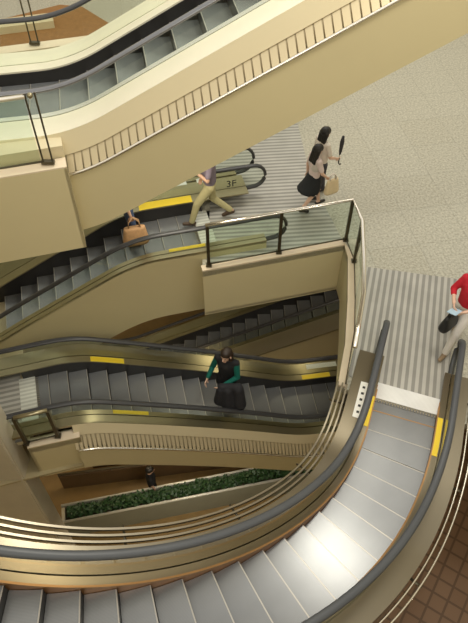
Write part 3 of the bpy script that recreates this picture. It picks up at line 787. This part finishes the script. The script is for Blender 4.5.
# ------------------------------------------------------------------ carried things
def bag(name, label, loc, rz, w, d, h, mat, hm, handle=.16, sag=.15):
    root = empty(name, loc, rz); tag(root, label, 'bag')
    b = bmesh.new(); n = 22; rings = []
    for i in range(8):
        t = i / 7; e = 1 - sag * math.cos(t * PI) * .5 * 1.2 if True else 1
        ww = w / 2 * (1.12 - .28 * t) * (1 if 0 < i else .9); dd_ = d / 2 * (1.15 - .75 * t ** 1.5) * (1 if 0 < i else .8)
        rings.append([b.verts.new((math.copysign(abs(math.cos(2 * PI * k / n)) ** .6, math.cos(2 * PI * k / n)) * ww, math.copysign(abs(math.sin(2 * PI * k / n)) ** .7, math.sin(2 * PI * k / n)) * dd_, h * t)) for k in range(n)])
    for A, B in zip(rings, rings[1:]):
        for k in range(n): b.faces.new((A[k], A[(k + 1) % n], B[(k + 1) % n], B[k]))
    b.faces.new(rings[0][::-1]); b.faces.new(rings[-1])
    link('bag_body', b, mat, root, True)
    for s in (-1, 1):
        b = bmesh.new(); tube(b, [(-w * .24, s * d * .12, h * .92), (-w * .2, s * d * .12, h + handle * .6), (0, s * .006, h + handle), (w * .2, s * d * .12, h + handle * .6), (w * .24, s * d * .12, h * .92)], .011, 8); link('handle', b, hm, root, True)
    return root
TAN = pbr('woven tan', (.50, .29, .14), .7, 0, .3, 20); TANH = pbr('tan handle', (.42, .25, .13), .6)
bl = pp + Vector((0, 0, 0)); R3 = Matrix.Rotation(pB.plan(nb)[1], 3, 'Z')
bp_ = Vector((pp.x, pp.y, pB.z(nb))) + R3 @ Vector((.06, -.29, .26))
bag('straw_bag', 'tan woven shoulder bag hanging from a hand below the beige truss edge', bp_, pB.plan(nb)[1], .44, .22, .36, TAN, TANH, .22)
Rg = Matrix.Rotation(.35, 3, 'Z')
bag('tote_bag', 'cream tote bag carried by the nearer girl in the black skirt', Vector((g0.x, g0.y, 0)) + Rg @ Vector((.26, -.24, .52)), .5, .28, .13, .29, cloth('cream canvas', (.72, .58, .36)), cloth('white strap', (.75, .70, .62)), .14)
# folded umbrella
Ru = Matrix.Rotation(.45, 3, 'Z'); hu = Vector((g1.x, g1.y + .12, 0)) + Ru @ Vector((.27, -.18, .98))
root = empty('umbrella', hu); tag(root, 'folded black umbrella held upright by the girl with short hair', 'umbrella')
b = bmesh.new(); tube(b, [(0, 0, .02), (.005, .0, .10), (.01, .0, .30), (.015, 0, .42)], [.012, .030, .040, .022], 12); link('canopy', b, pbr('umbrella cloth', (.03, .03, .035), .7), root, True)
b = bmesh.new(); tube(b, [(0, 0, -.12), (0, 0, .05)], .008, 8); link('shaft', b, M['chrome'], root, True)
b = bmesh.new(); tube(b, [(0, 0, -.05), (0, 0, -.16), (.02, 0, -.19), (.05, 0, -.18)], .013, 8); link('handle', b, M['ink'], root, True)
# woman in red: black bag and blue paper
Rw = Matrix.Rotation(PI + .75, 3, 'Z'); wb = Vector((w0.x, w0.y, 0))
bag('shoulder_bag', 'black bag at the hip of the woman in red', wb + Rw @ Vector((.30, -.05, .62)), PI + .75, .36, .16, .28, pbr('black leather', (.015, .015, .016), .5), pbr('black strap', (.02, .02, .02), .5), .09)
b = bmesh.new(); box(b, -.10, .10, -.07, .07, -.006, .006); o = link('leaflet', b, pbr('pale blue paper', (.45, .62, .75), .6)); o.location = wb + Rw @ Vector((.40, 0, 1.08)); o.rotation_euler = (.2, -.3, PI + .75); tag(o, 'pale blue leaflet held by the woman in red', 'paper')
# dark coat over the arm of the woman on the escalator
Rc = Matrix.Rotation(rzw, 3, 'Z') * 1.1
c0 = Vector((pw.x, pw.y, zw))
def cv(x, y, z): return c0 + Rc @ Vector((x, y, z))
coat = skin('folded_coat', [(cv(.24, .30, 1.04), cv(.34, .02, 1.03), .075, .065), (cv(.26, .30, 1.0), cv(.30, .34, .62), .10, .13), (cv(.34, .14, .98), cv(.38, .16, .58), .09, .13), (cv(.36, .02, .98), cv(.38, .0, .66), .08, .11)], cloth('shiny black coat', (.02, .02, .024), .4), None, .016, 4)
tag(coat, 'shiny black coat draped over the arm of the woman on the middle escalator', 'coat')

# "3F" floor mark on the back escalator's newel glass
def mark3f(off, mirror):
    p = pB.pt(1.72 + .80, off, .42); h = pB.plan(1.72)[1]
    cu = D.curves.new('mark', 'FONT'); cu.body = '3F'; cu.size = .21; cu.extrude = .002; cu.align_x = 'CENTER'
    to = D.objects.new('mark', cu); COL.objects.link(to)
    dg = bpy.context.evaluated_depsgraph_get(); me = D.meshes.new_from_object(to.evaluated_get(dg)); D.objects.remove(to)
    me.materials.clear(); me.materials.append(M['ink']); return me, p, h
esc_back = [o for o in COL.objects if o.name.startswith('escalator') and o.get('label', '').startswith('escalator going down')][0]
me, p, h = mark3f(HWB + .097, False)
o = D.objects.new('floor_number', me); COL.objects.link(o); o.parent = esc_back
o.location = p - esc_back.location; o.rotation_euler = (PI / 2, 0, h)

# ------------------------------------------------------------------ light
w = D.worlds.new('world'); scn.world = w; w.use_nodes = True
bg = w.node_tree.nodes['Background']; bg.inputs['Color'].default_value = (1.0, .96, .87, 1); bg.inputs['Strength'].default_value = 1.1
def area(name, loc, rot, sx, sy, power, col=(1, .95, .82)):
    l = D.lights.new(name, 'AREA'); l.shape = 'RECTANGLE'; l.size = sx; l.size_y = sy; l.energy = power; l.color = col
    o = D.objects.new(name, l); COL.objects.link(o); o.location = loc; o.rotation_euler = rot; return o
area('skylight', (3, 13, 13.5), (0, 0, 0), 8, 7, 700)
area('overhead_light', (2.6, 5.7, 9.6), (0, 0, 0), 1.0, 1.0, 210)
area('overhead_light', (-.9, 7.9, 2.1), (0, 0, 0), .9, .5, 30, (1, .93, .76))  # added fill under the upper escalator, lifts the middle treads
area('overhead_light', (-1, -2.6, 10.5), (math.radians(38), 0, 0), 5, 1.5, 190)  # added unseen light on the camera side, brightens panels facing it
area('lower_fill', (-2.5, 8.5, -4.6), (0, 0, 0), 1.2, 1.2, 45, (1, .8, .5))  # added warm fill, brightens the lowest floor
area('lower_fill', (-.6, 5.2, -4.6), (0, 0, 0), 1.6, 1.2, 55, (1, .92, .76))  # added fill above the planter, lifts its front face
area('overhead_light', (1.3, 9.6, -1.2), (0, 0, 0), 1.0, .6, 26, (1, .85, .6))  # added fill under the third floor slab, brightens the dark escalator

scn.view_settings.view_transform = 'Standard'; scn.view_settings.look = 'None'
scn.view_settings.gamma = 1; scn.view_settings.use_curve_mapping = False
scn.view_settings.exposure = 0.0
